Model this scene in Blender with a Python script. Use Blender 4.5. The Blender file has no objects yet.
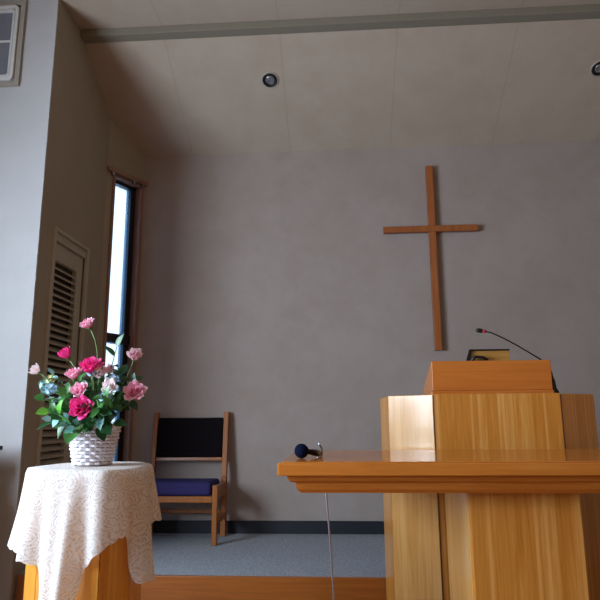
import bpy, bmesh, math, random
from mathutils import Vector, Matrix
random.seed(7)
sc = bpy.context.scene
C = sc.collection
PI = math.pi
R = math.radians

# ---------------------------------------------------------------- materials
def newmat(name):
    m = bpy.data.materials.new(name); m.use_nodes = True
    nt = m.node_tree
    b = nt.nodes['Principled BSDF']
    return m, nt, b, nt.nodes.new, nt.links.new

def srgb(r, g, b):
    f = lambda c: (c/255/12.92) if c/255 <= .04045 else ((c/255+.055)/1.055)**2.4
    return (f(r), f(g), f(b), 1)

def math_node(nt, op, a, b=None, c=None):
    n = nt.nodes.new('ShaderNodeMath'); n.operation = op
    for i, v in enumerate((a, b, c)):
        if v is None: continue
        if isinstance(v, (int, float)): n.inputs[i].default_value = v
        else: nt.links.new(v, n.inputs[i])
    return n.outputs[0]

def ramp(nt, fac, stops):
    n = nt.nodes.new('ShaderNodeValToRGB')
    e = n.color_ramp.elements
    e[0].position, e[0].color = stops[0]
    e[1].position, e[1].color = stops[-1]
    for p, c in stops[1:-1]:
        x = e.new(p); x.color = c
    nt.links.new(fac, n.inputs[0])
    return n.outputs[0]

def mixc(nt, fac, a, b, mode='MIX'):
    n = nt.nodes.new('ShaderNodeMix'); n.data_type = 'RGBA'; n.blend_type = mode
    if isinstance(fac, (int, float)): n.inputs[0].default_value = fac
    else: nt.links.new(fac, n.inputs[0])
    for s, v in ((6, a), (7, b)):
        if isinstance(v, tuple): n.inputs[s].default_value = v
        else: nt.links.new(v, n.inputs[s])
    return n.outputs[2]

def bump(nt, bsdf, h, strength, dist=.002):
    n = nt.nodes.new('ShaderNodeBump'); n.inputs['Strength'].default_value = strength
    n.inputs['Distance'].default_value = dist
    nt.links.new(h, n.inputs['Height']); nt.links.new(n.outputs[0], bsdf.inputs['Normal'])

def objco(nt):
    return nt.nodes.new('ShaderNodeTexCoord').outputs['Object']

def noise(nt, co, scale, detail=3, rough=.5, dist=0):
    n = nt.nodes.new('ShaderNodeTexNoise')
    n.inputs['Scale'].default_value = scale; n.inputs['Detail'].default_value = detail
    n.inputs['Roughness'].default_value = rough; n.inputs['Distortion'].default_value = dist
    nt.links.new(co, n.inputs['Vector']); return n.outputs['Fac']

def mapping(nt, co, scale=(1,1,1), rot=(0,0,0), loc=(0,0,0)):
    n = nt.nodes.new('ShaderNodeMapping')
    n.inputs['Scale'].default_value = scale; n.inputs['Rotation'].default_value = rot
    n.inputs['Location'].default_value = loc
    nt.links.new(co, n.inputs['Vector']); return n.outputs[0]

def wood(name, dark, mid, light, axis='Z', stave=.06, rough=.25, coat=.6, contrast=1.0, seed=0.):
    """varnished timber: staves side by side, grain along axis"""
    m, nt, b, N, L = newmat(name)
    co = objco(nt)
    sep = N('ShaderNodeSeparateXYZ'); L(co, sep.inputs[0])
    if axis == 'Z':
        across = math_node(nt, 'ADD', sep.outputs['X'], math_node(nt, 'MULTIPLY', sep.outputs['Y'], .83))
        sc_ = (1, .83, .045)
    else:
        across = math_node(nt, 'ADD', sep.outputs['Z'], sep.outputs['Y'])
        sc_ = (.045, 1, 1)
    cell = math_node(nt, 'FLOOR', math_node(nt, 'DIVIDE', math_node(nt, 'ADD', across, 10+seed), stave))
    wn = N('ShaderNodeTexWhiteNoise'); wn.noise_dimensions = '1D'; L(cell, wn.inputs['W'])
    off = N('ShaderNodeCombineXYZ'); L(math_node(nt, 'MULTIPLY', wn.outputs['Value'], 7), off.inputs[0]); L(math_node(nt, 'MULTIPLY', wn.outputs['Value'], 3), off.inputs[1])
    va = N('ShaderNodeVectorMath'); va.operation = 'ADD'
    L(mapping(nt, co, sc_), va.inputs[0]); L(off.outputs[0], va.inputs[1])
    g1 = noise(nt, va.outputs[0], 34, 4, .6, 1.4)
    g2 = noise(nt, va.outputs[0], 160, 2, .5, .3)
    f = math_node(nt, 'ADD', math_node(nt, 'MULTIPLY', g1, .8), math_node(nt, 'MULTIPLY', wn.outputs['Value'], .2))
    f = math_node(nt, 'ADD', f, math_node(nt, 'MULTIPLY', math_node(nt, 'SUBTRACT', g2, .5), .25))
    w = .24/contrast
    col = ramp(nt, f, [(max(0, .5-w), srgb(*dark)), (.5, srgb(*mid)), (min(1, .5+w), srgb(*light))])
    if axis == 'Z' and stave < .1:
        wob = math_node(nt, 'MULTIPLY', math_node(nt, 'SUBTRACT', noise(nt, mapping(nt, co, (1, 1, .4)), 3, 2), .5), .012)
        fc = math_node(nt, 'FLOOR', math_node(nt, 'DIVIDE', math_node(nt, 'ADD', math_node(nt, 'ADD', across, 20+seed), wob), .011))
        w2 = N('ShaderNodeTexWhiteNoise'); w2.noise_dimensions = '1D'; L(fc, w2.inputs['W'])
        col = mixc(nt, math_node(nt, 'MULTIPLY', math_node(nt, 'GREATER_THAN', w2.outputs['Value'], .86), .4), col, srgb(*[min(255, c_+16) for c_ in light]))
    L(col, b.inputs['Base Color'])
    b.inputs['Roughness'].default_value = rough
    b.inputs['Coat Weight'].default_value = coat
    b.inputs['Coat Roughness'].default_value = rough*.5
    bump(nt, b, g2, .06, .0006)
    return m

def plain(name, col, rough=.6, metal=0., sub=0., spec=.5, coat=0.):
    m, nt, b, N, L = newmat(name)
    co = objco(nt)
    n = noise(nt, co, 35, 3)
    c2 = tuple(min(1, x*1.0) for x in col[:3])+(1,)
    c1 = tuple(x*.86 for x in col[:3])+(1,)
    L(mixc(nt, n, c1, c2), b.inputs['Base Color'])
    b.inputs['Roughness'].default_value = rough; b.inputs['Metallic'].default_value = metal
    b.inputs['Specular IOR Level'].default_value = spec
    b.inputs['Coat Weight'].default_value = coat
    return m

def plaster(name, base, stain, bumps=.35, seams=None):
    m, nt, b, N, L = newmat(name)
    co = objco(nt)
    n1 = noise(nt, co, 1.3, 4, .6)
    n2 = noise(nt, co, 5, 5, .65)
    f = math_node(nt, 'MULTIPLY', n1, n2)
    c = ramp(nt, f, [(.14, srgb(*stain)), (.32, srgb(*base))])
    v = N('ShaderNodeTexVoronoi'); v.inputs['Scale'].default_value = 2.1; L(co, v.inputs['Vector'])
    spot = ramp(nt, v.outputs['Distance'], [(.02, (1,1,1,1)), (.11, (0,0,0,1))])
    c = mixc(nt, math_node(nt, 'MULTIPLY', spot, .35), c, srgb(*stain))
    if seams:
        sep = N('ShaderNodeSeparateXYZ'); L(co, sep.inputs[0])
        x = math_node(nt, 'ADD', sep.outputs['X'], math_node(nt, 'MULTIPLY', noise(nt, co, 3, 2), .012))
        md = math_node(nt, 'ABSOLUTE', math_node(nt, 'SUBTRACT', math_node(nt, 'FRACT', math_node(nt, 'DIVIDE', math_node(nt, 'ADD', x, seams[1]), seams[0])), .5))
        ln = math_node(nt, 'LESS_THAN', md, .006)
        c = mixc(nt, math_node(nt, 'MULTIPLY', ln, .3), c, srgb(150, 136, 108))
    L(c, b.inputs['Base Color'])
    b.inputs['Roughness'].default_value = .9
    fine = noise(nt, co, 140, 3, .6)
    bump(nt, b, fine, bumps, .004)
    return m

M = {}
M['wall'] = plaster('wall_plaster', (164, 151, 145), (156, 142, 134))
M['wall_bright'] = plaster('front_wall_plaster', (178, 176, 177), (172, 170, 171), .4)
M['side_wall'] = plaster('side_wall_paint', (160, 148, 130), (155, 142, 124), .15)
M['ceiling'] = plaster('ceiling_board', (178, 162, 146), (172, 155, 138), .08, seams=(.80, .76))
M['beam'] = plain('beam_paint', srgb(134, 126, 110), .8)
M['trim_ring'] = plain('lamp_ring_paint', srgb(176, 166, 154), .5)
M['trim_paint'] = plain('louver_paint', srgb(180, 170, 152), .55)
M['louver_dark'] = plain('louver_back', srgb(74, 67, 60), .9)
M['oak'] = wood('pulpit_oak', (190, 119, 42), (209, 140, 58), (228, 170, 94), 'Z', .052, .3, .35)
M['oak_lit'] = wood('lit_wing_oak', (204, 141, 66), (218, 159, 82), (232, 182, 110), 'Z', .047, .3, .8, .9, 3.3)  # pulpit oak lightened: window light on wings and pedestal sides put into the colour
M['oak_stand'] = wood('stand_oak', (196, 116, 34), (220, 146, 52), (236, 174, 84), 'Z', .07, .3, .5, .8, 1.7)
M['cherry'] = wood('table_timber', (184, 106, 40), (200, 122, 50), (214, 140, 66), 'X', .3, .14, 0., .8)
M['cherry'].node_tree.nodes['Principled BSDF'].inputs['IOR'].default_value = 1.22
M['box_wood'] = wood('desk_timber', (184, 98, 34), (198, 114, 44), (212, 130, 56), 'X', .3, .3, .5, .7, 5.1)
M['cross_wood'] = wood('cross_timber', (122, 62, 24), (156, 86, 38), (174, 100, 50), 'Z', .5, .45, .2, .8, 2.2)
M['riser_wood'] = wood('riser_timber', (126, 66, 20), (150, 84, 28), (168, 100, 38), 'X', .4, .4, .3, .8, 2.9)
M['chair_wood'] = wood('chair_timber', (128, 70, 20), (156, 90, 30), (174, 108, 42), 'Z', .5, .35, .4, .8, 4.2)
M['window_wood'] = wood('window_timber', (124, 84, 64), (144, 104, 84), (160, 122, 100), 'Z', .5, .4, .3, .8, 6.2)
M['black_fabric'] = plain('black_upholstery', srgb(20, 16, 20), .95, spec=.1)
M['joint'] = plain('joint_shadow_gap', srgb(92, 50, 22), .8)
M['navy_fabric'] = plain('navy_upholstery', srgb(48, 42, 90), .8, spec=.2)
M['baseboard'] = plain('baseboard_vinyl', srgb(22, 22, 34), .6)
M['black'] = plain('black_plastic', srgb(17, 17, 19), .4)
M['black_metal'] = plain('black_metal', srgb(14, 14, 17), .3, .5)
M['foam'] = plain('foam_windscreen', srgb(20, 28, 52), 1., spec=.05)
M['steel'] = plain('bright_steel', srgb(190, 192, 196), .25, 1.)
M['cable'] = plain('grey_cable', srgb(186, 186, 194), .5)
M['red'] = plain('red_ring', srgb(196, 26, 60), .4)
M['tan'] = wood('board_wood', (158, 110, 46), (180, 132, 62), (196, 150, 80), 'X', .4, .5, .2, .7, 1.1)
M['white_plastic'] = plain('white_plastic', srgb(206, 204, 202), .4)
M['alu'] = plain('trim_aluminium', srgb(166, 158, 148), .4, .2)
M['grey_pane'] = plain('grey_frosted_pane', srgb(116, 119, 130), .25, coat=.4)
M['window_dark'] = plain('dark_window_frame', srgb(22, 20, 30), .4)
M['reflector'] = plain('lamp_reflector', srgb(205, 205, 210), .18, .9)
M['nave_floor'] = plain('nave_floor_boards', srgb(150, 98, 56), .5)
M['nave_wall'] = plaster('nave_plaster', (166, 138, 108), (156, 128, 98), .2)

def carpet():
    m, nt, b, N, L = newmat('grey_carpet')
    co = objco(nt)
    n = noise(nt, co, 110, 2, .8); n2 = noise(nt, co, 3, 3)
    c = ramp(nt, n, [(.32, srgb(104, 110, 120)), (.68, srgb(184, 190, 200))])
    c = mixc(nt, math_node(nt, 'MULTIPLY', n2, .3), c, srgb(112, 112, 114))
    L(c, b.inputs['Base Color']); b.inputs['Roughness'].default_value = 1
    bump(nt, b, n, .7, .004)
    return m
M['carpet'] = carpet()

def lace():
    m, nt, b, N, L = newmat('white_lace')
    uv = N('ShaderNodeTexCoord').outputs['UV']
    # net ground
    v1 = N('ShaderNodeTexVoronoi'); v1.inputs['Scale'].default_value = 230; L(uv, v1.inputs['Vector'])
    net = math_node(nt, 'LESS_THAN', v1.outputs['Distance'], .36)
    # flower motifs
    v2 = N('ShaderNodeTexVoronoi'); v2.inputs['Scale'].default_value = 1.0
    nz = N('ShaderNodeTexNoise'); nz.inputs['Scale'].default_value = 14; nz.inputs['Detail'].default_value = 3; L(uv, nz.inputs['Vector'])
    vm = N('ShaderNodeVectorMath'); vm.operation = 'MULTIPLY_ADD'; L(uv, vm.inputs[0]); vm.inputs[1].default_value = (19, 19, 19)
    vs_ = N('ShaderNodeVectorMath'); vs_.operation = 'SCALE'; L(nz.outputs['Color'], vs_.inputs[0]); vs_.inputs['Scale'].default_value = .75
    L(vs_.outputs[0], vm.inputs[2]); L(vm.outputs[0], v2.inputs['Vector'])
    rings = math_node(nt, 'SINE', math_node(nt, 'MULTIPLY', v2.outputs['Distance'], 34))
    n = noise(nt, uv, 26, 3, .6, 1.5)
    solid = math_node(nt, 'GREATER_THAN', math_node(nt, 'ADD', rings, math_node(nt, 'MULTIPLY', n, 2.2)), 1.25)
    hole = math_node(nt, 'MULTIPLY', net, math_node(nt, 'SUBTRACT', 1, solid))
    hole = math_node(nt, 'MULTIPLY', hole, .45)
    hole = math_node(nt, 'ADD', hole, math_node(nt, 'MULTIPLY', math_node(nt, 'SUBTRACT', 1, solid), .14))
    b.inputs['Base Color'].default_value = (.93, .92, .91, 1)
    b.inputs['Roughness'].default_value = .9
    tl = N('ShaderNodeBsdfTranslucent'); tl.inputs[0].default_value = (.86, .85, .84, 1)
    ms = N('ShaderNodeMixShader'); ms.inputs[0].default_value = .3
    L(b.outputs[0], ms.inputs[1]); L(tl.outputs[0], ms.inputs[2])
    tr = N('ShaderNodeBsdfTransparent')
    m2 = N('ShaderNodeMixShader'); L(hole, m2.inputs[0]); L(ms.outputs[0], m2.inputs[1]); L(tr.outputs[0], m2.inputs[2])
    L(m2.outputs[0], nt.nodes['Material Output'].inputs[0])
    bump(nt, b, solid, .8, .003)
    return m
M['lace'] = lace()

def petal_mat(name, inner, outer):
    m, nt, b, N, L = newmat(name)
    uv = N('ShaderNodeTexCoord').outputs['UV']
    sep = N('ShaderNodeSeparateXYZ'); L(uv, sep.inputs[0])
    n = noise(nt, uv, 6, 3)
    f = math_node(nt, 'ADD', sep.outputs['Y'], math_node(nt, 'MULTIPLY', math_node(nt, 'SUBTRACT', n, .5), .3))
    L(ramp(nt, f, [(.1, srgb(*inner)), (.95, srgb(*outer))]), b.inputs['Base Color'])
    b.inputs['Roughness'].default_value = .6
    tl = N('ShaderNodeBsdfTranslucent'); tl.inputs[0].default_value = srgb(*outer)
    ms = N('ShaderNodeMixShader'); ms.inputs[0].default_value = .25
    L(b.outputs[0], ms.inputs[1]); L(tl.outputs[0], ms.inputs[2]); L(ms.outputs[0], nt.nodes['Material Output'].inputs[0])
    return m
M['rose_hot'] = petal_mat('hot_pink_petals', (222, 20, 112), (252, 70, 160))
M['rose_pink'] = petal_mat('pink_petals', (242, 130, 170), (255, 204, 222))
M['rose_pale'] = petal_mat('pale_pink_petals', (248, 186, 202), (254, 228, 234))
M['rose_white'] = petal_mat('blush_white_petals', (248, 212, 218), (254, 246, 246))

def leaf_mat(name, a, b_):
    m, nt, b, N, L = newmat(name)
    n = noise(nt, objco(nt), 18, 3)
    L(ramp(nt, n, [(.35, srgb(*a)), (.65, srgb(*b_))]), b.inputs['Base Color'])
    b.inputs['Roughness'].default_value = .38
    tl = N('ShaderNodeBsdfTranslucent'); tl.inputs[0].default_value = srgb(*b_)
    ms = N('ShaderNodeMixShader'); ms.inputs[0].default_value = .2
    L(b.outputs[0], ms.inputs[1]); L(tl.outputs[0], ms.inputs[2]); L(ms.outputs[0], nt.nodes['Material Output'].inputs[0])
    return m
M['leaf_dark'] = leaf_mat('dark_green_leaf', (26, 70, 42), (54, 104, 58))
M['leaf_mid'] = leaf_mat('green_leaf', (50, 110, 50), (88, 150, 72))
M['leaf_bright'] = leaf_mat('bright_green_leaf', (84, 160, 48), (130, 198, 70))
M['leaf_teal'] = leaf_mat('blue_green_leaf', (84, 148, 140), (148, 200, 196))
M['stem'] = leaf_mat('stem_green', (74, 112, 58), (112, 148, 82))
M['blue_petal'] = leaf_mat('pale_blue_petal', (120, 168, 206), (190, 216, 236))
M['cream'] = plain('cream_bud', srgb(222, 214, 140), .7)

def wicker():
    m, nt, b, N, L = newmat('white_wicker')
    b.inputs['Base Color'].default_value = srgb(232, 224, 232)
    b.inputs['Roughness'].default_value = .55
    return m
M['wicker'] = wicker()

# ---------------------------------------------------------------- object helpers
def link(name, me, mat, parent=None, loc=None):
    o = bpy.data.objects.new(name, me); C.objects.link(o)
    if mat: me.materials.append(mat)
    if parent is not None: o.parent = parent
    if loc is not None: o.location = loc
    return o

def tag(o, label=None, cat=None, group=None, kind=None):
    if label: o['label'] = label
    if cat: o['category'] = cat
    if group: o['group'] = group
    if kind: o['kind'] = kind
    return o

def empty(name, loc, rz=0):
    o = bpy.data.objects.new(name, None); C.objects.link(o)
    o.location = loc; o.rotation_euler = (0, 0, rz); o.empty_display_size = .05
    return o

class MB:
    def __init__(s): s.bm = bmesh.new(); s.uv = s.bm.loops.layers.uv.new('UVMap')
    def box(s, x0, x1, y0, y1, z0, z1, mat=None):
        vs = [s.bm.verts.new(p) for p in ((x0,y0,z0),(x1,y0,z0),(x1,y1,z0),(x0,y1,z0),(x0,y0,z1),(x1,y0,z1),(x1,y1,z1),(x0,y1,z1))]
        if mat is not None:
            for v in vs: v.co = mat @ v.co
        for f in ((0,3,2,1),(4,5,6,7),(0,1,5,4),(1,2,6,5),(2,3,7,6),(3,0,4,7)):
            s.bm.faces.new([vs[i] for i in f])
        return s
    def prism(s, poly, z0, z1):
        """poly: xy outline counter clockwise"""
        a = [s.bm.verts.new((x, y, z0)) for x, y in poly]; b = [s.bm.verts.new((x, y, z1)) for x, y in poly]
        n = len(poly)
        s.bm.faces.new(a[::-1]); s.bm.faces.new(b)
        for i in range(n): s.bm.faces.new((a[i], a[(i+1)%n], b[(i+1)%n], b[i]))
        return s
    def extr(s, prof, p0, axis_u, axis_v, vec):
        """profile points (u,v) extruded along vec"""
        p0, au, av, vec = map(Vector, (p0, axis_u, axis_v, vec))
        a = [s.bm.verts.new(p0+au*u+av*v) for u, v in prof]; b = [s.bm.verts.new(p0+au*u+av*v+vec) for u, v in prof]
        n = len(prof)
        s.bm.faces.new(a); s.bm.faces.new(b[::-1])
        for i in range(n): s.bm.faces.new((a[(i+1)%n], a[i], b[i], b[(i+1)%n]))
        return s
    def tube(s, pts, r, n=8, caps=True):
        pts = [Vector(p) for p in pts]
        rs = r if isinstance(r, (list, tuple)) else [r]*len(pts)
        rings = []
        t = (pts[1]-pts[0]).normalized()
        ref = Vector((0,0,1)) if abs(t.z) < .9 else Vector((1,0,0))
        u = t.cross(ref).normalized()
        for i, p in enumerate(pts):
            if i == 0: t = pts[1]-pts[0]
            elif i == len(pts)-1: t = pts[-1]-pts[-2]
            else: t = pts[i+1]-pts[i-1]
            t.normalize(); u = (u-t*u.dot(t)).normalized(); v = t.cross(u)
            rings.append([s.bm.verts.new(p+(u*math.cos(2*PI*k/n)+v*math.sin(2*PI*k/n))*rs[i]) for k in range(n)])
        for a, b in zip(rings, rings[1:]):
            for k in range(n):
                s.bm.faces.new((a[k], a[(k+1)%n], b[(k+1)%n], b[k]))
        if caps: s.bm.faces.new(rings[0][::-1]); s.bm.faces.new(rings[-1])
        return s
    def lathe(s, prof, n=24, mat=None):
        rings = []
        for r, z in prof:
            if r < 1e-6: rings.append([s.bm.verts.new((0, 0, z))]*n)
            else: rings.append([s.bm.verts.new((r*math.cos(2*PI*k/n), r*math.sin(2*PI*k/n), z)) for k in range(n)])
        new = {v for rg in rings for v in rg}
        for a, b in zip(rings, rings[1:]):
            for k in range(n):
                q = [a[k], a[(k+1)%n], b[(k+1)%n], b[k]]
                q = list(dict.fromkeys(q))
                if len(q) > 2: s.bm.faces.new(q)
        if mat is not None:
            for v in new: v.co = mat @ v.co
        return s
    def build(s, name, mat, parent=None, loc=None, bevel=0, smooth=False, recalc=True, seg=2):
        if recalc: bmesh.ops.recalc_face_normals(s.bm, faces=s.bm.faces)
        me = bpy.data.meshes.new(name); s.bm.to_mesh(me); s.bm.free()
        if smooth: me.polygons.foreach_set('use_smooth', [True]*len(me.polygons))
        o = link(name, me, mat, parent, loc)
        if bevel:
            b = o.modifiers.new('bevel', 'BEVEL'); b.width = bevel; b.segments = seg; b.limit_method = 'ANGLE'
        return o

def struct(o): o['kind'] = 'structure'; return o

# ---------------------------------------------------------------- room
EYE = 1.05
ZC = .265          # platform floor
YS = 3.285         # platform edge
YB = 4.5           # back wall
FZ = 3.70          # flat ceiling
XR = 2.7           # right wall of the platform
XL, YN = -2.7, -3.0
NR = 3.4
SL = (3.65-3.182)/(4.5-3.65)   # roof slope
B = (-1.558, 4.5); CR = (-1.735, 4.17)
def slope_z(y): return 3.65-(y-3.65)*SL

struct(MB().box(XL, NR, YN, YS+.05, -.1, 0).build('floor', M['nave_floor']))
# platform slab (carpet on top) and its timber riser
struct(MB().box(-1.74, XR, YS+.02, YB+.1, .0, ZC).build('floor_platform', M['carpet']))
struct(MB().box(-1.72, XR, YS-.003, YS+.02, 0.001, ZC+.001).build('trim_riser', M['riser_wood'], bevel=.004))
struct(MB().box(-1.70, XR, YB, YB+.15, 0, FZ).build('wall_back', M['wall']))
struct(MB().box(XR, XR+.12, YS, YB+.15, 0, FZ).build('wall_right', M['wall']))
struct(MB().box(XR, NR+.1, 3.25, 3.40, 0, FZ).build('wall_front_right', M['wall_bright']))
struct(MB().box(NR, NR+.1, YN, 3.25, 0, FZ).build('wall_nave_right', M['nave_wall']))
struct(MB().box(XL-.1, NR+.1, YN-.1, YN, 0, FZ).build('wall_nave_rear', M['nave_wall']))
# pier wall facing the nave, left of the platform
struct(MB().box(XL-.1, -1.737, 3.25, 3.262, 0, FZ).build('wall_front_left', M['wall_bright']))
# side wall of the platform with a recess for the louvered door
DY0, DY1, DZ = 3.415, 3.93, 2.235
w = MB()
w.box(-1.86, -1.735, 3.262, DY0, 0, FZ); w.box(-1.86, -1.735, DY1, CR[1], 0, FZ)
w.box(-1.86, -1.735, DY0, DY1, DZ, FZ); w.box(-1.86, -1.80, DY0, DY1, 0, DZ)
struct(w.build('wall_left', M['side_wall']))
# splayed wall with the tall window
cv = Vector((CR[0], CR[1], 0)); bv = Vector((B[0], B[1], 0))
d = (bv-cv); LW = d.length; d.normalize(); nrm = Vector((d.y, -d.x, 0))     # towards the room
FR = Matrix(((d.x, nrm.x, 0, cv.x), (d.y, nrm.y, 0, cv.y), (0, 0, 1, 0), (0, 0, 0, 1)))  # local: x along, y to the room
S0, S1, WZ0, WZ1 = .055, LW-.012, .42, 2.92
w = MB()
w.box(-.03, S0, -.14, 0, 0, FZ, FR); w.box(S0, S1, -.14, 0, 0, WZ0, FR); w.box(S0, S1, -.14, 0, WZ1, FZ, FR)
w.box(S1, LW+.05, -.14, 0, 0, FZ, FR)
struct(w.build('wall_left_splay', M['side_wall']))
win = struct(empty('window_1', (0, 0, 0)))
f = MB()
f.box(S0, S0+.022, -.13, .012, WZ0, WZ1, FR); f.box(S1-.03, S1, -.13, .012, WZ0, WZ1, FR)
f.box(S0+.022, S1-.03, -.13, .012, WZ0, WZ0+.03, FR); f.box(S0+.022, S1-.03, -.13, .008, WZ1-.02, WZ1, FR)
f.build('window_frame', M['window_wood'], win)
g0, g1 = S0+.022, S1-.03
f = MB()
f.box(g0, g0+.008, -.09, -.05, WZ0+.03, WZ1-.02, FR); f.box(g1-.05, g1, -.09, -.045, WZ0+.03, WZ1-.02, FR)
f.box(g0, g1, -.09, -.04, WZ1-.045, WZ1-.02, FR)
f.box(g0, g1, -.09, -.03, 1.63, 1.70, FR)
f.build('sash', M['window_dark'], win)
def pane_mat():
    m, nt, b, N, L = newmat('textured_glass')
    co = objco(nt)
    n = noise(nt, mapping(nt, co, (1, 1, .4)), 120, 2)
    t = N('ShaderNodeBsdfTransparent'); t.inputs[0].default_value = (.86, .93, .97, 1)
    rf = N('ShaderNodeBsdfTranslucent'); rf.inputs[0].default_value = (.75, .85, .9, 1)
    gl = N('ShaderNodeBsdfGlossy'); gl.inputs['Roughness'].default_value = .15
    bm_ = N('ShaderNodeBump'); bm_.inputs['Strength'].default_value = .5; bm_.inputs['Distance'].default_value = .003
    L(n, bm_.inputs['Height']); L(bm_.outputs[0], rf.inputs['Normal']); L(bm_.outputs[0], gl.inputs['Normal'])
    m1 = N('ShaderNodeMixShader'); L(math_node(nt, 'MULTIPLY', n, .3), m1.inputs[0]); L(t.outputs[0], m1.inputs[1]); L(rf.outputs[0], m1.inputs[2])
    m2 = N('ShaderNodeMixShader'); m2.inputs[0].default_value = .05; L(m1.outputs[0], m2.inputs[1]); L(gl.outputs[0], m2.inputs[2])
    L(m2.outputs[0], nt.nodes['Material Output'].inputs[0])
    return m
MB().box(g0, g1, -.075, -.068, WZ0+.03, WZ1-.02, FR).build('pane', pane_mat(), win)

# curtain rail over the window
cr = empty('curtain_rail', (cv+d*.2+Vector((0, 0, 2.95))))
crI = cr.matrix_basis.copy(); cr_inv = Matrix.Translation(cr.location).inverted()
MB().box(-.012, LW+.012, .012, .034, 2.925, 2.955, cr_inv @ FR).build('rail', M['window_wood'], cr, bevel=.003)
for s_ in (.04, LW*.66, LW*.9):
    MB().box(s_-.008, s_+.008, .0, .03, 2.90, 2.925, cr_inv @ FR).build('bracket', M['steel'], cr)
tag(cr, 'dark wooden curtain rail across the top of the tall narrow window', 'curtain rail')

# ceilings
struct(MB().box(XL-.1, NR+.1, YN-.1, 3.60, FZ, FZ+.1).build('ceiling', M['ceiling']))
m = MB()
m.extr([(3.60, slope_z(3.60)), (4.66, slope_z(4.66)), (4.66, 3.95), (3.60, 3.95)], (-1.9, 0, 0), (0, 1, 0), (0, 0, 1), (XR+.1+1.9, 0, 0))
struct(m.build('ceiling_slope', M['ceiling']))
struct(MB().box(-1.735, XR, 3.572, 3.656, 3.648, FZ+.001).build('trim_beam', M['beam'], bevel=.004))

# baseboards
struct(MB().box(B[0]+.02, XR, YB-.014, YB, ZC, .352).build('baseboard_back', M['baseboard']))
struct(MB().box(0, LW, 0, .012, ZC, .352, FR).build('baseboard_splay', M['baseboard']))
struct(MB().box(-1.735, -1.723, 3.95, 4.16, ZC, .352).build('baseboard_left', M['baseboard']))

# nave left wall with two tall openings (the daylight comes through them)
WY = [(-1.9, -.45), (.1, 2.1)]
w = MB()
ys = [YN, WY[0][0], WY[0][1], WY[1][0], WY[1][1], 3.25]
for a, b_ in ((0, 1), (2, 3), (4, 5)): w.box(XL-.1, XL, ys[a], ys[b_], 0, FZ)
for a, b_ in WY: w.box(XL-.1, XL, a, b_, 0, .98); w.box(XL-.1, XL, a, b_, 2.25, FZ)
struct(w.build('wall_nave_left', M['nave_wall']))

# ---------------------------------------------------------------- louvered door
ld = empty('louvered_door', (-1.735, 3.68, 0))
def mbL(): return MB()
ox, oy = -1.735, 3.68
f = mbL()
f.box(-.01, .012, DY0-oy-.001, DY0-oy+.03, 0.27, DZ); f.box(-.01, .012, DY1-oy-.03, DY1-oy, .27, DZ)
f.box(-.01, .012, DY0-oy+.03, DY1-oy-.03, DZ-.022, DZ); f.box(-.03, -.002, DY0-oy+.03, DY1-oy-.03, DZ-.075, DZ-.022)
f.build('door_frame', M['trim_paint'], ld, bevel=.002)
a, b_ = DY0-oy+.032, DY1-oy-.032
s = mbL()
s.box(-.05, -.018, a, a+.03, .27, DZ-.078); s.box(-.05, -.018, b_-.09, b_, .27, DZ-.078)
s.box(-.05, -.018, a+.03, b_-.09, DZ-.19, DZ-.078); s.box(-.05, -.018, a+.03, b_-.09, .27, .37)
s.build('door_panel', M['trim_paint'], ld, bevel=.002)
s = mbL()
z = .39
sl = MB()
while z < DZ-.2:
    T = Matrix.Translation((-.036, 0, z)) @ Matrix.Rotation(R(34), 4, 'Y')
    sl.box(-.021, .025, a+.026, b_-.086, -.0045, .0045, T)
    z += .0425
sl.build('louver_slats', M['trim_paint'], ld)
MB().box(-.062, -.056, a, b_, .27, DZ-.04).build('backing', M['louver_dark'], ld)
tag(ld, 'tall beige louvered door in the left side wall behind the flowers', 'door')

# ---------------------------------------------------------------- framed panel high on the left pier wall
def rrect(x0, x1, z0, z1, r, n=6):
    pts = []
    for cx, cz, a0 in ((x1-r, z1-r, 0), (x0+r, z1-r, 90), (x0+r, z0+r, 180), (x1-r, z0+r, 270)):
        for k in range(n+1):
            t = R(a0+90*k/n); pts.append((cx+r*math.cos(t), cz+r*math.sin(t)))
    return pts
def ring_mesh(outer, inner, y0, y1):
    m = MB(); bm = m.bm; n = len(outer)
    V = [[bm.verts.new((p[0], y, p[1])) for p in P] for P, y in ((outer, y0), (inner, y0), (outer, y1), (inner, y1))]
    for i in range(n):
        j = (i+1) % n
        bm.faces.new((V[0][i], V[0][j], V[1][j], V[1][i])); bm.faces.new((V[2][j], V[2][i], V[3][i], V[3][j]))
        bm.faces.new((V[0][j], V[0][i], V[2][i], V[2][j])); bm.faces.new((V[1][i], V[1][j], V[3][j], V[3][i]))
    return m
px0, px1, pz0, pz1 = -.66, 0, 0, .59
hp = empty('wall_hatch', (-1.94, 3.25, 3.085))
def fr(i): return (px0+i, px1-i, pz0+i, pz1-i)
ring_mesh(rrect(*fr(0), .004), rrect(*fr(.028), .004), 0, -.018).build('outer_frame', M['alu'], hp)
ring_mesh(rrect(*fr(.034), .032), rrect(*fr(.056), .02), 0, -.03).build('casement', M['white_plastic'], hp, bevel=.004)
ring_mesh(rrect(*fr(.060), .018), rrect(*fr(.075), .012), 0, -.024).build('inner_bead', M['white_plastic'], hp, bevel=.003)
MB().box(*fr(.070)[:2], -.008, -.001, *fr(.070)[2:]).build('pane', M['grey_pane'], hp)
MB().box(*fr(.076)[:2], -.014, -.008, .305, .318).build('glazing_bar', M['white_plastic'], hp)
tag(hp, 'white rounded hatch window with grey panes high on the left wall', 'wall hatch')

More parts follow.
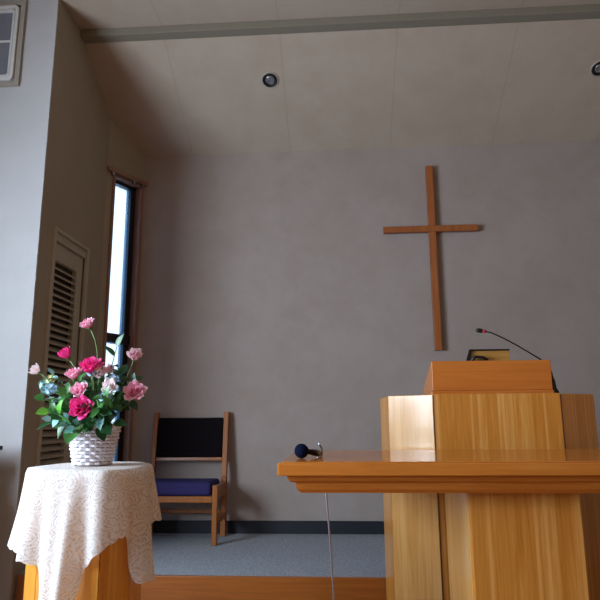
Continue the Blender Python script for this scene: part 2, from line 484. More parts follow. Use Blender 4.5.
# ---------------------------------------------------------------- recessed lamps
def downlight(x, y, label):
    z = slope_z(y)
    o = empty('recessed_light', (x, y, z))
    o.rotation_euler = (-math.atan(SL), 0, 0)
    MB().lathe([(.055, .002), (.064, .002), (.064, -.005), (.060, -.008), (.055, -.008), (.055, .002)], 32).build('trim_ring', M['trim_ring'], o, smooth=True)
    MB().lathe([(.055, -.0075), (.0535, -.010), (.046, -.010), (.038, -.008), (.034, -.003), (.055, -.003), (.055, -.0075)], 32).build('black_ring', M['black'], o, smooth=True)
    MB().lathe([(.0, -.009), (.010, -.010), (.018, -.0075), (.026, -.0085), (.034, -.006), (.034, -.003), (0, -.003)], 32).build('bulb_lens', M['reflector'], o, smooth=True)
    tag(o, label, 'ceiling light', 'recessed ceiling lights')
downlight(-.466, 3.945, 'round recessed ceiling light with black ring above the bare back wall')
downlight(1.872, 3.962, 'round recessed ceiling light cut by the right edge of the picture')

# ---------------------------------------------------------------- cross
cx = .727
o = empty('wooden_cross', (cx, YB, 1.553))
MB().box(-.026, .026, -.05, -.012, 0, 1.447).build('upright', M['cross_wood'], o, bevel=.002)
MB().box(-.371, .342, -.054, -.012, .910, .957).build('crossbar', M['cross_wood'], o, bevel=.002)
for z_ in (.2, 1.1): MB().box(-.02, .02, -.012, .0, z_, z_+.05).build('wall_mount', M['black'], o)
tag(o, 'slender brown wooden cross mounted on the back wall above the pulpit', 'cross')

# ---------------------------------------------------------------- pulpit
PX = .713
pu = empty('pulpit', (PX, 3.0, 0))
H = 1.168
yf = -.15      # front at y=2.85
MB().prism([(-.283, yf), (.290, yf), (.290, yf+.03), (-.283, yf+.03)], 0, H).build('front_panel', M['oak'], pu, bevel=.003)
def wing(sg):
    # from the joint to the outer corner
    a = Vector((sg*(.287 if sg < 0 else .294), yf+.002, 0)); b_ = Vector((sg*.484, yf+.112, 0))
    u = (b_-a).normalized(); n = Vector((-u.y, u.x, 0)); n = n if n.y > 0 else -n
    P = [a, b_, b_+n*.028, a+n*.028]
    P = [(p.x, p.y) for p in P]
    if sg < 0: P = P[::-1]
    return MB().prism(P, 0, H-.002)
wing(-1).build('wing_panel', M['oak_lit'], pu, bevel=.003)
wing(1).build('wing_panel', M['oak_lit'], pu, bevel=.003)
for sg in (-1, 1):
    P = [(sg*.484, yf+.116), (sg*.462, yf+.13), (sg*.478, .262), (sg*.503, .262)]
    MB().prism(P, 0, H-.004).build('side_panel', M['oak'], pu, bevel=.003)
    x0, x1 = (-.2868, -.2832) if sg < 0 else (.2902, .2938)
    MB().box(x0, x1, yf-.0015, yf+.04, 0, H-.006).build('joint_strip', M['joint'], pu)
MB().prism([(-.283, yf+.031), (.283, yf+.031), (.46, yf+.145), (.46, .25), (-.46, .25), (-.46, yf+.145)], H-.06, H-.006).build('top_board', M['box_wood'], pu)
# sloping reading desk on top
m = MB()
prof = [(-.125, .022), (.20, .022), (.20, .05), (-.105, .161), (-.125, .161)]
dk = MB().extr([(y, H+z-.006) for y, z in prof], (-.281, 0, 0), (0, 1, 0), (0, 0, 1), (.550, 0, 0)).build('reading_desk', M['box_wood'], pu, bevel=.003)
MB().box(-.288, .272, -.132, .206, H-.006, H+.0155).build('desk_base', M['box_wood'], pu, bevel=.004)
tag(pu, 'tall oak pulpit with angled side panels and an orange sloping reading desk', 'pulpit')

# tan board with black edge standing on the desk
zb = 1.263
bd = empty('book_stand', (.775, 3.10, zb))
# the desk slopes down to the back; the stand sits on it
T = Matrix.Rotation(R(-6), 4, 'X')
MB().box(-.105, .088, .0, .012, .0, .132, T).build('board', M['tan'], bd, bevel=.001)
MB().box(-.112, .090, -.004, .018, .132, .141, T).build('top_edge', M['black'], bd, bevel=.001)
MB().extr([(-.15, .03), (-.12, .03), (-.103, .139), (-.114, .139)], (0, 0, 0), (1, 0, 0), (0, 0, 1), (0, .012, 0)).build('side_edge', M['black'], bd)
m = MB()
m.tube([(-.115, -.012, .075), (-.09, -.016, .10), (-.05, -.02, .094), (-.03, -.018, .08)], .008, 8)
m.tube([(-.125, -.01, .07), (-.08, -.026, .078), (-.04, -.024, .076), (-.02, -.014, .07)], .007, 8)
m.tube([(-.10, -.02, .0), (-.10, -.02, .08)], .005, 8)
m.build('clip', M['black'], bd, smooth=True)
tag(bd, 'tan board with a black top edge standing on the reading desk', 'book stand')

# gooseneck microphone beside the desk
gm = empty('gooseneck_microphone', (1.018, 2.97, H))
m = MB(); m.lathe([(0, 0), (.024, 0), (.022, .012), (.013, .03), (.010, .06), (.006, .075), (0, .075)], 16)
m.build('base', M['black'], gm, smooth=True)
pts = [(0, 0, .07), (-.004, 0, .10), (-.014, 0, .13), (-.05, 0, .166), (-.095, 0, .196), (-.15, 0, .232), (-.20, 0, .262), (-.25, 0, .288), (-.275, 0, .300), (-.30, 0, .306)]
MB().tube(pts, [.0045]*4+[.0035]*6, 8).build('gooseneck', M['black'], gm, smooth=True)
MB().tube([(-.30, 0, .306), (-.316, 0, .309)], .0085, 12).build('red_ring', M['red'], gm, smooth=True)
MB().tube([(-.316, 0, .309), (-.322, 0, .310), (-.341, 0, .313), (-.347, 0, .3135)], [.008, .0115, .011, .005], 12).build('capsule', M['black'], gm, smooth=True)
tag(gm, 'thin black gooseneck microphone with a red ring on the pulpit', 'microphone')

# ---------------------------------------------------------------- communion table
TX, TZ = .67, .92
ct = empty('communion_table', (TX, 2.4, 0))
hw, y0, y1 = .878, -.398, .39
def slab(inset, za, zb_): return MB().box(-hw+inset, hw-inset, y0+inset, y1-inset, za, zb_)
MB().box(-hw, hw, y0, y1, .876, .916).build('table_top', M['cherry'], ct, bevel=.003)
MB().box(-hw+.012, hw-.012, y0+.006, y1-.006, .916, TZ).build('inlay', M['cherry'], ct, bevel=.0015)
# moulded apron: cove and step swept round four sides as stacked frames with curved profile
prof = [(.028, .876), (.030, .866), (.036, .857), (.044, .852), (.054, .851), (.056, .838), (.060, .828), (.068, .820), (.071, .816)]
m = MB(); rings = []
for ins, z in prof:
    rings.append([m.bm.verts.new(p) for p in ((-hw+ins, y0+ins, z), (hw-ins, y0+ins, z), (hw-ins, y1-ins, z), (-hw+ins, y1-ins, z))])
for a, b_ in zip(rings, rings[1:]):
    for k in range(4): m.bm.faces.new((a[k], a[(k+1)%4], b_[(k+1)%4], b_[k]))
m.bm.faces.new(rings[0]); m.bm.faces.new(rings[-1])
m.build('moulding', M['cherry'], ct)
# pedestal
px = [(-.255, -.25), (.132, -.25), (.156, .14), (-.262, .14)]
MB().box(-.244, .122, -.25, -.225, 0, .816).build('pedestal_front', M['oak'], ct, bevel=.004)
MB().prism([(-.246, -.224), (-.22, -.224), (-.232, .14), (-.262, .14)], 0, .816).build('pedestal_side', M['oak_lit'], ct, bevel=.003)
MB().prism([(.098, -.224), (.124, -.224), (.14, .14), (.112, .14)], 0, .816).build('pedestal_side', M['oak_lit'], ct, bevel=.003)
MB().box(-.23, .11, .115, .139, 0, .816).build('pedestal_back', M['oak'], ct)
tag(ct, 'long glossy wooden communion table with moulded edge on a central pedestal', 'table')

# handheld mic lying on it
hm = empty('handheld_microphone', (-.142, 2.19, TZ))
def ball(r, n=20, m_=14): return [(max(0, r*math.sin(PI*i/m_)), -r*math.cos(PI*i/m_)) for i in range(m_+1)]
MB().lathe(ball(.0255), 24, Matrix.Translation((0, 0, .0257))).build('foam_windscreen', M['foam'], hm, smooth=True)
MB().tube([(.016, .008, .024), (.028, .016, .022), (.044, .045, .017), (.056, .085, .0135)], [.009, .0095, .012, .0125], 16).build('body', M['black_metal'], hm, smooth=True)
cx_, cy_ = .060, .055
MB().tube([(cx_-.006, cy_, .0035)]+[(cx_+.012*math.cos(t), cy_+.002, .020+.024*math.sin(t)) for t in [R(a) for a in range(-110, 75, 15)]]+[(cx_+.0, cy_, .053)], .0034, 8).build('clip', M['steel'], hm, smooth=True)
tag(hm, 'small microphone with a dark blue foam ball lying on the table end', 'microphone')

# cable hanging behind the table edge
cb = []
for t in range(13):
    k = t/12
    cb.append((-.072+.048*k+.003*math.sin(k*5), 2.60, .812-.80*k))
o = MB().tube([(-.08, 2.60, .8145)]+cb+[(-.01, 2.62, .004), (.06, 2.66, .004)], .0038, 8).build('microphone_cable', M['cable'], smooth=True)
tag(o, 'thin grey cable hanging down from under the table end', 'cable')

# ---------------------------------------------------------------- chair
ch = empty('side_chair', (-1.102, 4.28, ZC))
CWD = M['chair_wood']
def bar(name, p, q, wx, wy, parent=ch, mat=CWD, bevel=.004):
    p, q = Vector(p), Vector(q)
    m = MB(); a = [m.bm.verts.new((p.x+sx*wx/2, p.y+sy*wy/2, p.z)) for sx, sy in ((-1,-1),(1,-1),(1,1),(-1,1))]
    b_ = [m.bm.verts.new((q.x+sx*wx/2, q.y+sy*wy/2, q.z)) for sx, sy in ((-1,-1),(1,-1),(1,1),(-1,1))]
    m.bm.faces.new(a[::-1]); m.bm.faces.new(b_)
    for k in range(4): m.bm.faces.new((a[k], a[(k+1)%4], b_[(k+1)%4], b_[k]))
    return m.build(name, mat, parent, bevel=bevel)
HX = .262
for sg in (-1, 1):
    bar('rear_leg', (sg*HX, .12, 0), (sg*HX, .13, .40), .036, .05)
    bar('back_post', (sg*HX, .13, .401), (sg*HX, .185, .855), .036, .045)
    bar('front_leg', (sg*(HX+.004), -.20, 0), (sg*(HX+.004), -.19, .372), .034, .045)
    x0, x1 = sorted((sg*(HX-.011), sg*(HX+.013)))
    MB().box(x0, x1, -.166, .098, .275, .365).build('side_rail', CWD, ch, bevel=.003)
    MB().box(x0, x1, -.172, .095, .12, .16).build('side_stretcher', CWD, ch, bevel=.003)
MB().box(-.247, .247, -.205, -.18, .262, .302).build('front_rail', CWD, ch, bevel=.003)
MB().box(-.242, .242, .112, .128, .15, .18).build('back_stretcher', CWD, ch, bevel=.003)
MB().box(-.240, .240, -.212, .10, .303, .392).build('seat', M['navy_fabric'], ch, bevel=.026, seg=4)
T = Matrix.Translation((0, .140, .51)) @ Matrix.Rotation(R(-7.6), 4, 'X')
MB().box(-.242, .242, -.022, .018, .025, .305, T).build('backrest', M['black_fabric'], ch, bevel=.01, seg=3)
MB().box(-.242, .242, -.014, .014, -.002, .022, T).build('back_rail', CWD, ch, bevel=.003)
tag(ch, 'wooden chair with black back and navy seat against the back wall', 'chair')

# ---------------------------------------------------------------- flower stand
SX, SY = -.878, 2.13
st = empty('flower_stand', (SX, SY, 0))
SH = .898
OK = M['oak_stand']
V8 = [(.174, .07), (.193, -.11), (.125, -.195), (-.089, -.17), (-.176, -.07), (-.152, .12), (-.052, .20), (.098, .19)]
for i in range(8):
    a, b_ = Vector(V8[i]).to_3d(), Vector(V8[(i+1) % 8]).to_3d()
    mid = (a+b_)/2; inn = -mid.normalized()*.018
    e = (b_-a).normalized()*.001
    P = [a+e, b_-e, b_-e-b_.normalized()*.02, a+e-a.normalized()*.02]
    MB().prism([(p.x, p.y) for p in P][::-1], 0, SH-.02).build('side_panel', OK, st, bevel=.003)
MB().prism([(x*1.01, y*1.01) for x, y in V8][::-1], SH-.0195, SH-.001).build('top_board', OK, st, bevel=.003)
tag(st, 'small honey oak flower stand under the white lace cloth', 'stand')

# lace cloth
def lace_cloth():
    m = MB(); bm = m.bm; uvl = m.uv
    
    # outline, starting at the rear left, running front-left -> front-right -> rear-right
    ctrl = [(x*1.045, y*1.045) for x, y in V8][::-1]
    # rounded resample
    pts = []
    n = len(ctrl)
    segs = []
    for i in range(n):
        a, b_ = Vector(ctrl[i]), Vector(ctrl[(i+1) % n]); segs.append((a, b_, (b_-a).length))
    tot = sum(s[2] for s in segs); NP = 260
    for k in range(NP):
        t = tot*k/NP; acc = 0; i = 0
        while t > acc+segs[i][2]: acc += segs[i][2]; i += 1
        pts.append(segs[i][0].lerp(segs[i][1], (t-acc)/segs[i][2]))
    for _ in range(14):
        pts = [(pts[k-1]+pts[k]*2+pts[(k+1) % NP])/4 for k in range(NP)]
    # hem drop keyed by x along the front, by position elsewhere
    def lerpk(t, ks):
        for (a, va), (b_, vb) in zip(ks, ks[1:]):
            if t <= b_:
                f_ = max(0, min(1, (t-a)/(b_-a))); return va+(vb-va)*f_
        return ks[-1][1]
    DR = [(-60, .2), (-30, .19), (-15, .19), (0, .20), (9, .205), (11, .27), (14, .34), (22, .36), (31, .355), (35, .31), (37, .22), (41, .205), (48, .21), (56, .23), (61, .265), (65, .29),
          (68, .295), (70, .35), (75, .41), (82, .44), (94, .44), (102, .41), (108, .35), (111, .295), (120, .28), (140, .262), (158, .262), (170, .26), (200, .25), (240, .2), (300, .2)]
    FL = [(-60, .05), (-35, .12), (-20, .12), (-5, .04), (30, .02), (60, .02), (118, .0), (130, .04), (150, .12), (165, .14), (200, .2), (240, .05), (300, .05)]
    drops, flare, nor = [], [], []
    for k, p in enumerate(pts):
        q = pts[(k+1) % NP]-pts[k-1]; nor.append(Vector((q.y, -q.x)).normalized())
        t = math.degrees(math.atan2(-p.y, p.x))
        if t < -60: t += 360
        drops.append(lerpk(t, DR)); flare.append(lerpk(t, FL))
    for _ in range(1): drops = [(drops[k-1]+drops[k]*2+drops[(k+1) % NP])/4 for k in range(NP)]
    for _ in range(14): flare = [(flare[k-1]+flare[k]*2+flare[(k+1) % NP])/4 for k in range(NP)]
    cen = sum(pts, Vector((0, 0)))/NP
    step = tot/NP
    top = SH+.004
    rows = []
    NR_ = 9
    for j in range(1, NR_+1):
        f_ = j/NR_
        rows.append([(cen.x+(p.x-cen.x)*f_, cen.y+(p.y-cen.y)*f_, top, f_) for p in pts])
    ND = 34
    for j in range(1, ND+1):
        row = []
        for k, p in enumerate(pts):
            L_ = drops[k]; a = k*step
            scal = .006*abs(math.sin(a/.028*PI))
            s = (L_-.006+scal)*j/ND
            rnd = min(1, s/.02)
            ph = math.sin(a*45)*.6+math.sin(a*83+1.3)*.35+math.sin(a*19+.6)*.4
            fold = .026*ph*(s/.3)
            out = .004+.012*math.sin(rnd*PI/2)+flare[k]*s+fold+.008*(s/.2)
            row.append((p.x+nor[k].x*out, p.y+nor[k].y*out, top-.012*(1-math.cos(rnd*PI/2))-max(0, s-.008)*.99, 0))
        rows.append(row)
    V = [[bm.verts.new(q[:3]) for q in r_] for r_ in rows]
    c = bm.verts.new((cen.x, cen.y, top))
    def setuv(f, cs):
        for lp, (a, b_) in zip(f.loops, cs): lp[uvl].uv = (a, b_)
    for k in range(NP):
        k2 = (k+1) % NP
        f = bm.faces.new((c, V[0][k], V[0][k2])); setuv(f, [(cen.x*1.2, cen.y*1.2)]+[(V[0][i].co.x*1.2, V[0][i].co.y*1.2) for i in (k, k2)])
    for j in range(len(V)-1):
        for k in range(NP):
            k2 = (k+1) % NP
            q = (V[j][k], V[j+1][k], V[j+1][k2], V[j][k2])
            f = bm.faces.new(q)
            if j < NR_-1: setuv(f, [(v.co.x*1.2, v.co.y*1.2) for v in q])
            else:
                h = lambda jj, kk: (kk*step*1.1+5, (jj-NR_)*drops[kk % NP]/ND*1.1)
                setuv(f, [h(j, k), h(j+1, k), h(j+1, k+1), h(j, k+1)])
    o = m.build('lace_cloth', M['lace'], None, (SX, SY, 0), smooth=True)
    tag(o, 'white lace cloth with scalloped hem draped over the small oak stand', 'tablecloth')
    return top
CT = lace_cloth()

# ---------------------------------------------------------------- basket
BX, BY, BZ = -.876, 2.13, CT+.002
bk = empty('wicker_basket', (BX, BY, BZ))
rb, rt, hb = .060, .086, .135
def rad(z): return rb+(rt-rb)*z/hb
NS = 26
m = MB(); rowsn = 11
for i in range(rowsn):
    z = .007+i*(hb-.014)/(rowsn-1)
    pts = []
    n = NS*4
    for k in range(n+1):
        a = 2*PI*k/n
        w_ = math.sin(a*NS/2+(i % 2)*PI)
        r_ = rad(z)+.0038*w_
        pts.append((r_*math.cos(a), r_*math.sin(a), z))
    m.tube(pts, .0058, 6, caps=False)
m.build('woven_body', M['wicker'], bk, smooth=True)
m = MB()
for k in range(NS):
    a = 2*PI*(k+.5)/NS
    m.tube([(rad(0)*math.cos(a), rad(0)*math.sin(a), .002), (rad(hb)*math.cos(a), rad(hb)*math.sin(a), hb)], .003, 6)
m.build('stakes', M['wicker'], bk, smooth=True)
m = MB()
for ph in (0, PI):
    pts = []
    for k in range(121):
        a = 2*PI*k/120; pts.append(((rt+.001+.004*math.cos(a*20+ph))*math.cos(a), (rt+.001+.004*math.cos(a*20+ph))*math.sin(a), hb+.004*math.sin(a*20+ph)))
    m.tube(pts, .0045, 6, caps=False)
m.build('rim', M['wicker'], bk, smooth=True)
MB().lathe([(0, 0), (rb-.002, 0), (rt-.012, hb-.02), (0, hb-.02)], 32).build('liner', M['leaf_dark'], bk, smooth=True)
tag(bk, 'white woven wicker basket on the lace cloth holding roses', 'basket')

# ---------------------------------------------------------------- roses
def rose_mesh(r, h, n, opn, seed):
    rnd = random.Random(seed)
    m = MB(); bm = m.bm; uvl = m.uv
    GU, GV = 7, 6
    for k in range(n):
        o_ = (k/(n-1))                 # 0 centre, 1 outside
        ang = k*R(137.5)+rnd.uniform(-.2, .2)
        R0 = r*(.13+.66*o_**.85)
        Hh = h*(.98-.30*o_*opn)*rnd.uniform(.94, 1.04)
        wid = 1.5-.65*o_
        curl = r*(.02+.40*opn*o_)
        grid = []
        for v in range(GV+1):
            t = v/GV; row = []
            for u in range(GU+1):
                s_ = (u/GU)*2-1
                shape = math.sqrt(max(0, 1-max(0, (t-.35)/.65)**3*.62))*(.55+.45*min(1, t/.35))
                a = ang+s_*wid*shape*.62
                rr_ = R0*(.3+.7*math.sin(min(1, t/.75)*PI/2))+curl*max(0, t-.6)**2/.16*(1-.4*abs(s_))
                rr_ += r*.03*math.sin(s_*5+k)*t
                z = Hh*t*(1-.20*s_*s_*t) - curl*.6*max(0, t-.78)/.22*(.6+.4*s_*s_)
                row.append(bm.verts.new((rr_*math.cos(a), rr_*math.sin(a), z)))
            grid.append(row)
        for v in range(GV):
            for u in range(GU):
                f = bm.faces.new((grid[v][u], grid[v][u+1], grid[v+1][u+1], grid[v+1][u]))
                for lp, (a_, b2) in zip(f.loops, ((u, v), (u+1, v), (u+1, v+1), (u, v+1))):
                    lp[uvl].uv = (a_/GU+k, (b2/GV)*(.35+.65*o_))
    me = bpy.data.meshes.new('bloom')
    m.bm.to_mesh(me); m.bm.free()
    me.polygons.foreach_set('use_smooth', [True]*len(me.polygons))
    return me

ROOT = Vector((BX, BY, BZ+.115))
def rose(px, y, pz, r, matk, facing, label, opn=.8, n=20, seed=1, hh=1.25):
    """bloom centre at (px, y, pz); facing = direction of the open top"""
    head = Vector((px, y, pz)); fdir = Vector(facing).normalized()
    base = head-fdir*(r*hh*.5)
    rt_ = ROOT+Vector(((px-BX)*.25, (y-BY)*.3, 0))
    t = empty('rose', tuple(base))
    me = rose_mesh(r, r*hh, n, opn, seed)
    o = link('bloom', me, M[matk], t)
    q = fdir.to_track_quat('Z', 'Y'); o.rotation_euler = q.to_euler()
    g = MB()
    rl = q.to_matrix().to_4x4()
    g.lathe([(0, -.010*r/.03), (r*.13, -r*.28), (r*.24, -r*.08), (r*.2, r*.06)], 10)
    for k in range(5):
        a = 2*PI*k/5
        c_, s_ = math.cos(a), math.sin(a)
        vs = [g.bm.verts.new(p) for p in ((r*.14*c_-r*.12*s_, r*.14*s_+r*.12*c_, 0), (r*.14*c_+r*.12*s_, r*.14*s_-r*.12*c_, 0), (r*.62*c_, r*.62*s_, r*.06))]
        g.bm.faces.new(vs)
    o2 = g.build('sepals', M['stem'], t, smooth=True); o2.rotation_euler = q.to_euler()
    # stem
    p3 = -fdir*r*.25; p0 = rt_-base
    c1 = p3-fdir*(p0-p3).length*.3; c0 = p0+Vector((0, 0, (p0-p3).length*.25))
    pts = []
    for k in range(9):
        s = k/8; pts.append(p3*(1-s)**3+c1*3*s*(1-s)**2+c0*3*s*s*(1-s)+p0*s**3)
    MB().tube(pts, .0024, 6).build('stem', M['stem'], t, smooth=True)
    tag(t, label, 'rose', 'roses in the wicker basket')

def at(px_, py_, y):   # helper constants measured once: lateral scale of this spot in the room
    return (px_-341+0)/600*y, None
E2 = [
 # x, y, z, r, material, facing, label
 (-.928, 2.13, 1.410, .032, 'rose_pink', (-.35, -.45, .75), 'light pink rose on the tallest stem at the top of the bouquet', .75, 18, 1),
 (-.989, 2.10, 1.296, .033, 'rose_hot', (-.45, -.35, .7), 'hot pink rosebud leaning out at upper left of the bouquet', .25, 14, 2),
 (-1.096, 2.10, 1.237, .027, 'rose_white', (-.75, -.2, .5), 'blush white rosebud sticking out furthest left of the bouquet', .2, 13, 3),
 (-.936, 2.06, 1.221, .035, 'rose_pink', (-.15, -.35, .92), 'light pink rose just below and left of the central hot pink rose', .9, 20, 4),
 (-.865, 2.04, 1.246, .045, 'rose_hot', (.0, -.55, .85), 'large hot pink rose in the upper middle of the bouquet', .8, 24, 5),
 (-.738, 2.12, 1.288, .032, 'rose_pale', (.35, -.7, .55), 'pale pink rose at upper right in front of the window', .5, 18, 6),
 (-.714, 2.06, 1.156, .040, 'rose_pink', (.25, -.9, .4), 'round pink rose at the lower right side of the bouquet', .9, 22, 7),
 (-.897, 2.03, 1.160, .033, 'rose_pink', (-.05, -.85, .5), 'medium pink rose directly above the lowest hot pink rose', .8, 18, 8),
 (-.873, 2.00, 1.101, .043, 'rose_hot', (.05, -.95, .35), 'hot pink rose lowest in the bouquet just over the basket rim', .85, 24, 9),
 (-.792, 2.03, 1.172, .031, 'rose_white', (.1, -.92, .3), 'small white rose with pink heart right of centre', .9, 16, 10),
 (-.823, 2.10, 1.237, .026, 'rose_pale', (.2, -.5, .8), 'pink rose half hidden behind leaves right of the central rose', .7, 14, 11),
]
for (x, y, z, r, mk, fc, lb, op, n, sd) in E2:
    rose(x, y, z, r, mk, fc, lb, op, n, sd)

# ---------------------------------------------------------------- leafy sprigs
def add_leaf(m, base, direc, up, L_, W_, bend=.25):
    d_ = Vector(direc).normalized(); side = d_.cross(Vector(up))
    if side.length < 1e-3: side = d_.cross(Vector((1, 0, 0)))
    side.normalize(); nn = side.cross(d_).normalized()
    NL = 6; rows = []
    for i in range(NL+1):
        t = i/NL
        w_ = W_*math.sin(PI*min(1, t*.93+.04)**.8)*(1 if i < NL else .0)
        c_ = Vector(base)+d_*L_*t-nn*L_*bend*t*t
        if i == 0: w_ = W_*.08
        rows.append([m.bm.verts.new(c_-side*w_+nn*w_*.35), m.bm.verts.new(c_), m.bm.verts.new(c_+side*w_+nn*w_*.35)])
    for a, b_ in zip(rows, rows[1:]):
        m.bm.faces.new((a[0], a[1], b_[1], b_[0])); m.bm.faces.new((a[1], a[2], b_[2], b_[1]))

def sprig(tip, matk, nl, LL, WW, label, group, seed, rootoff=(0, 0), end=True):
    rnd = random.Random(seed)
    tip = Vector(tip); rt_ = ROOT+Vector((rootoff[0], rootoff[1], 0))
    t = empty('leafy_sprig', tuple(rt_))
    v = tip-rt_
    pts = []
    for k in range(9):
        s = k/8; p = v*s; p.z = v.z*s+ .22*v.length*math.sin(s*PI)*.5
        pts.append(p)
    MB().tube(pts, [.0022]*5+[.0018]*2+[.0014]*2, 6).build('stem', M['stem'], t, smooth=True)
    m = MB()
    for k in range(nl):
        s = .32+.68*k/max(1, nl-1); i = min(7, int(s*8)); p = pts[i].lerp(pts[i+1], s*8-i) if i < 8 else pts[8]
        tang = (pts[min(8, i+1)]-pts[i]).normalized()
        a = k*2.4+rnd.uniform(-.4, .4)
        sd_ = tang.cross(Vector((0, 0, 1)));
        if sd_.length < .1: sd_ = Vector((1, 0, 0))
        sd_.normalize(); u2 = sd_.cross(tang)
        dr = tang*(.55 if k < nl-1 else 1)+(sd_*math.cos(a)+u2*math.sin(a))*(.85 if k < nl-1 else .2)
        dr.y -= .15
        upv = Vector((rnd.uniform(-.4, .4), rnd.uniform(-.9, -.2), rnd.uniform(.3, 1)))
        add_leaf(m, p, dr, upv, LL*rnd.uniform(.75, 1.15), WW*rnd.uniform(.8, 1.15), rnd.uniform(.05, .4))
    m.build('leaves', M[matk], t, smooth=True, recalc=False)
    tag(t, label, 'leafy sprig', group)

G1 = 'dark green sprigs filling the bouquet'
lab = 'dark green leafy sprig filling the inside of the bouquet'
darks = [(-.99, 2.12, 1.15), (-.90, 2.16, 1.23), (-.80, 2.14, 1.22), (-.775, 2.10, 1.12), (-.745, 2.16, 1.13), (-.85, 2.06, 1.13), (-.93, 2.10, 1.20),
         (-.88, 2.02, 1.10), (-.79, 2.02, 1.08), (-1.0, 2.06, 1.09), (-.86, 2.18, 1.18), (-.76, 2.2, 1.20), (-.78, 2.0, 1.14), (-.96, 2.2, 1.17),
         (-.87, 2.10, 1.21), (-.95, 2.05, 1.15), (-.82, 2.08, 1.18), (-.93, 2.08, 1.12), (-.81, 1.99, 1.10), (-.84, 2.0, 1.05), (-.97, 2.1, 1.10)]
for i, tp in enumerate(darks):
    sprig(tp, 'leaf_dark' if i % 3 else 'leaf_mid', 13, .043, .014, lab, G1, 30+i, (random.uniform(-.03, .03), random.uniform(-.03, .02)))
G2 = 'low leaves hanging over the basket rim'
lows = [((-.80, 2.02, 1.03), 'leaf_dark'), ((-.93, 2.01, 1.04), 'leaf_mid'), ((-.78, 2.06, 1.05), 'leaf_dark'), ((-.98, 2.04, 1.05), 'leaf_dark')]
for i, (tp, mk) in enumerate(lows):
    sprig(tp, mk, 5, .055, .019, 'green leafy sprig drooping low over the basket rim', G2, 60+i, (0, -.03))
sprig((-1.00, 2.03, 1.085), 'leaf_bright', 3, .055, .02, 'bright yellow green leafy sprig drooping at the left side of the basket', None, 71, (-.03, -.03))
sprig((-1.03, 2.05, 1.13), 'leaf_mid', 6, .038, .014, 'mid green sprig left of the lowest hot pink rose', None, 72, (-.03, -.02))
sprig((-.795, 2.09, 1.315), 'leaf_dark', 5, .05, .016, 'dark leafy sprig reaching up in front of the window', None, 73, (.02, 0))
sprig((-.885, 1.985, 1.015), 'leaf_mid', 3, .06, .021, 'broad green leaves drooping over the front centre of the basket', None, 74, (.0, -.06))
sprig((-.915, 2.0, 1.04), 'leaf_teal', 4, .045, .018, 'pale blue green leaves catching light at the basket front', None, 75, (-.01, -.05))
sprig((-1.01, 2.05, 1.14), 'leaf_teal', 7, .035, .012, 'pale blue green sprig at the far left under the white rosebud', None, 76, (-.03, -.01))
sprig((-1.0, 2.05, 1.215), 'leaf_teal', 7, .028, .009, 'wispy blue green sprig below the left light pink rose', None, 77, (-.02, -.01))
sprig((-.795, 2.0, 1.07), 'leaf_teal', 4, .045, .017, 'pale blue green leaves right of the basket centre', None, 78, (.02, -.04))
sprig((-.975, 2.0, 1.06), 'leaf_teal', 4, .04, .015, 'pale blue green leaves hanging over the left basket rim', None, 79, (-.02, -.04))

# small cluster flowers
def cluster(c, rad_, n, matk, label, name='filler_flower', fr=.011, seed=1):
    rnd = random.Random(seed)
    t = empty(name, c)
    m = MB()
    for k in range(n):
        th = k*2.4; zz = 1-2*(k+.5)/n; rr_ = math.sqrt(1-zz*zz)
        dirv = Vector((rr_*math.cos(th), rr_*math.sin(th), zz))
        p = dirv*rad_*rnd.uniform(.75, 1.1)
        q = dirv.to_track_quat('Z', 'Y')
        for j in range(5):
            a = 2*PI*j/5+k
            dv = q @ Vector((math.cos(a), math.sin(a), .25))
            add_leaf(m, p, dv, dirv, fr, fr*.42, .1)
    m.build('petals', M[matk], t, smooth=True, recalc=False)
    ctr = Vector(c); rel = (ROOT-ctr)
    MB().tube([(0, 0, 0), tuple(rel*.5+Vector((0, 0, .02))), tuple(rel)], .0018, 6).build('stem', M['stem'], t, smooth=True)
    tag(t, label, 'flower')
cluster((-1.035, 2.07, 1.178), .022, 16, 'leaf_teal', 'round blue green flower head at the far left under the white rosebud', seed=2)
cluster((-.835, 2.045, 1.225), .018, 8, 'rose_white', 'small white blossom cluster above the white rose', seed=3, fr=.015)
cluster((-.80, 2.03, 1.135), .022, 12, 'blue_petal', 'pale blue blossom cluster right of the bouquet centre', seed=4, fr=.012)
cluster((-.862, 2.04, 1.222), .014, 9, 'blue_petal', 'tiny pale blue blossom right of the central hot pink rose', seed=5, fr=.010)
cluster((-.785, 2.05, 1.20), .014, 8, 'blue_petal', 'small pale blue blossom at the right of the white rose', seed=8, fr=.010)
cluster((-1.015, 2.06, 1.20), .014, 10, 'cream', 'small cream yellow bud cluster left of the light pink rose', seed=6, fr=.009)
cluster((-1.0, 2.04, 1.165), .018, 10, 'blue_petal', 'pale blue blossom cluster at the left of the bouquet', seed=7, fr=.011)

# ---------------------------------------------------------------- dark object guessed as a piano, added mostly out of view to shade the wall
pn = empty('guessed_piano', (-2.27, 2.95, 0))
MB().box(-.38, .38, -.20, .20, .62, .80).build('case', M['black'], pn, bevel=.006)
MB().box(-.38, .38, .14, .17, .12, .62).build('back_panel', M['black'], pn)
for sg in (-1, 1):
    x0_, x1_ = sorted((sg*.38, sg*.35)); MB().box(x0_, x1_, -.18, .18, 0, .62).build('leg', M['black'], pn)
MB().box(-.36, .36, -.195, -.06, .8005, .812).build('keys', M['white_plastic'], pn)
MB().box(-.38, .43, .08, .12, .8005, .912).build('music_shelf', M['black'], pn, bevel=.003)
MB().box(-.38, .508, .075, .16, .9125, .934).build('lid', M['black'], pn, bevel=.003)
tag(pn, 'unidentified dark object built as a piano to shade the wall, corner showing at the left edge', 'piano')

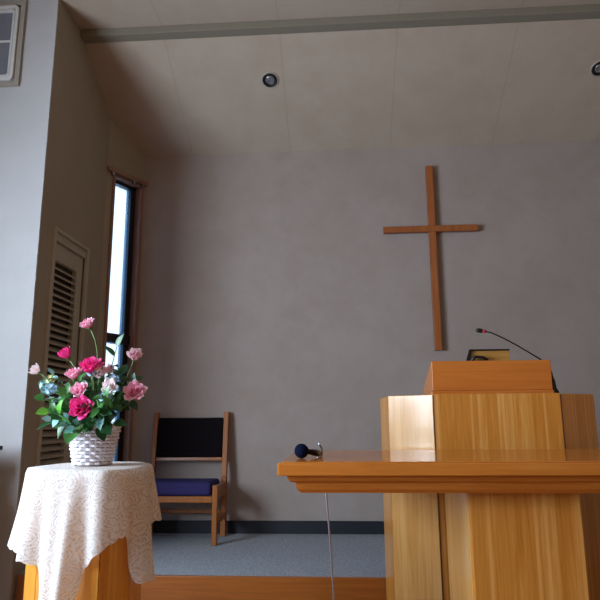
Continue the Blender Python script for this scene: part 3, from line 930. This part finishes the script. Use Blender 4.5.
# ---------------------------------------------------------------- outside: white wall added for the bright half of the window view, and sky
ob = MB().box(-9, -3.40, 9.0, 9.4, -1, 8).build('wall_sky_backdrop', plain('sky_backdrop_white', srgb(240, 240, 238), .9)); struct(ob)
struct(MB().box(-14, 3, 4.8, 30, -1.1, -1).build('ground_outside', plain('yard', srgb(150, 152, 150), .95)))

# ---------------------------------------------------------------- light
w = bpy.data.worlds.new('sky'); sc.world = w; w.use_nodes = True
nt = w.node_tree; bg = nt.nodes['Background']
bg.inputs[0].default_value = (.10, .36, .85, 1); bg.inputs[1].default_value = 1.0

def area(name, loc, rot, sx, sy, col, power):
    l = bpy.data.lights.new(name, 'AREA'); l.shape = 'RECTANGLE'; l.size = sx; l.size_y = sy
    l.color = col; l.energy = power
    o = bpy.data.objects.new(name, l); C.objects.link(o); o.location = loc; o.rotation_euler = rot
    return o
for i, (a, b_) in enumerate(WY):
    area('window_daylight', (XL-.12, (a+b_)/2, 1.61), (0, R(-90), 0), 1.26, b_-a, (.70, .85, 1), (24, 215)[i])
# warm fill added behind the camera to tint the walls and ceiling
area('warm_fill', (1.9, -1.4, FZ-.3), (R(35), 0, R(25)), 1.2, .6, (1, .60, .34), 11)
# sky light entering by the tall window
area('window_skylight', tuple(cv+d*.2-nrm*.30+Vector((0, 0, 1.7))), (R(90), 0, math.atan2(d.y, d.x)+PI), .34, 2.4, (.35, .62, 1), 6)
s = bpy.data.lights.new('sun', 'SUN'); s.energy = 9; s.angle = R(.5); s.color = (1, .97, .92)
o = bpy.data.objects.new('sun', s); C.objects.link(o); o.rotation_euler = Vector((-.45, .75, -.6)).to_track_quat('-Z', 'Y').to_euler()

# ---------------------------------------------------------------- camera
cam = bpy.data.cameras.new('camera'); cam.sensor_width = 36; cam.lens = 36; cam.sensor_fit = 'HORIZONTAL'
co = bpy.data.objects.new('camera', cam); C.objects.link(co)
yaw, pit, rol = R(3.75), R(11.4), R(-.4)
cy, sy, cp, sp = math.cos(yaw), math.sin(yaw), math.cos(pit), math.sin(pit)
fw = Vector((-sy*cp, cy*cp, sp)); rt_ = Vector((cy, sy, 0)); up = Vector((sy*sp, -cy*sp, cp))
Rv = rt_*math.cos(rol)+up*math.sin(rol); Uv = -rt_*math.sin(rol)+up*math.cos(rol)
mt = Matrix((Rv, Uv, -fw)).transposed().to_4x4(); mt.translation = Vector((0, 0, EYE))
co.matrix_world = mt
sc.camera = co
vs = sc.view_settings
vs.view_transform = 'Standard'; vs.look = 'None'; vs.exposure = 0; vs.gamma = 1; vs.use_curve_mapping = False
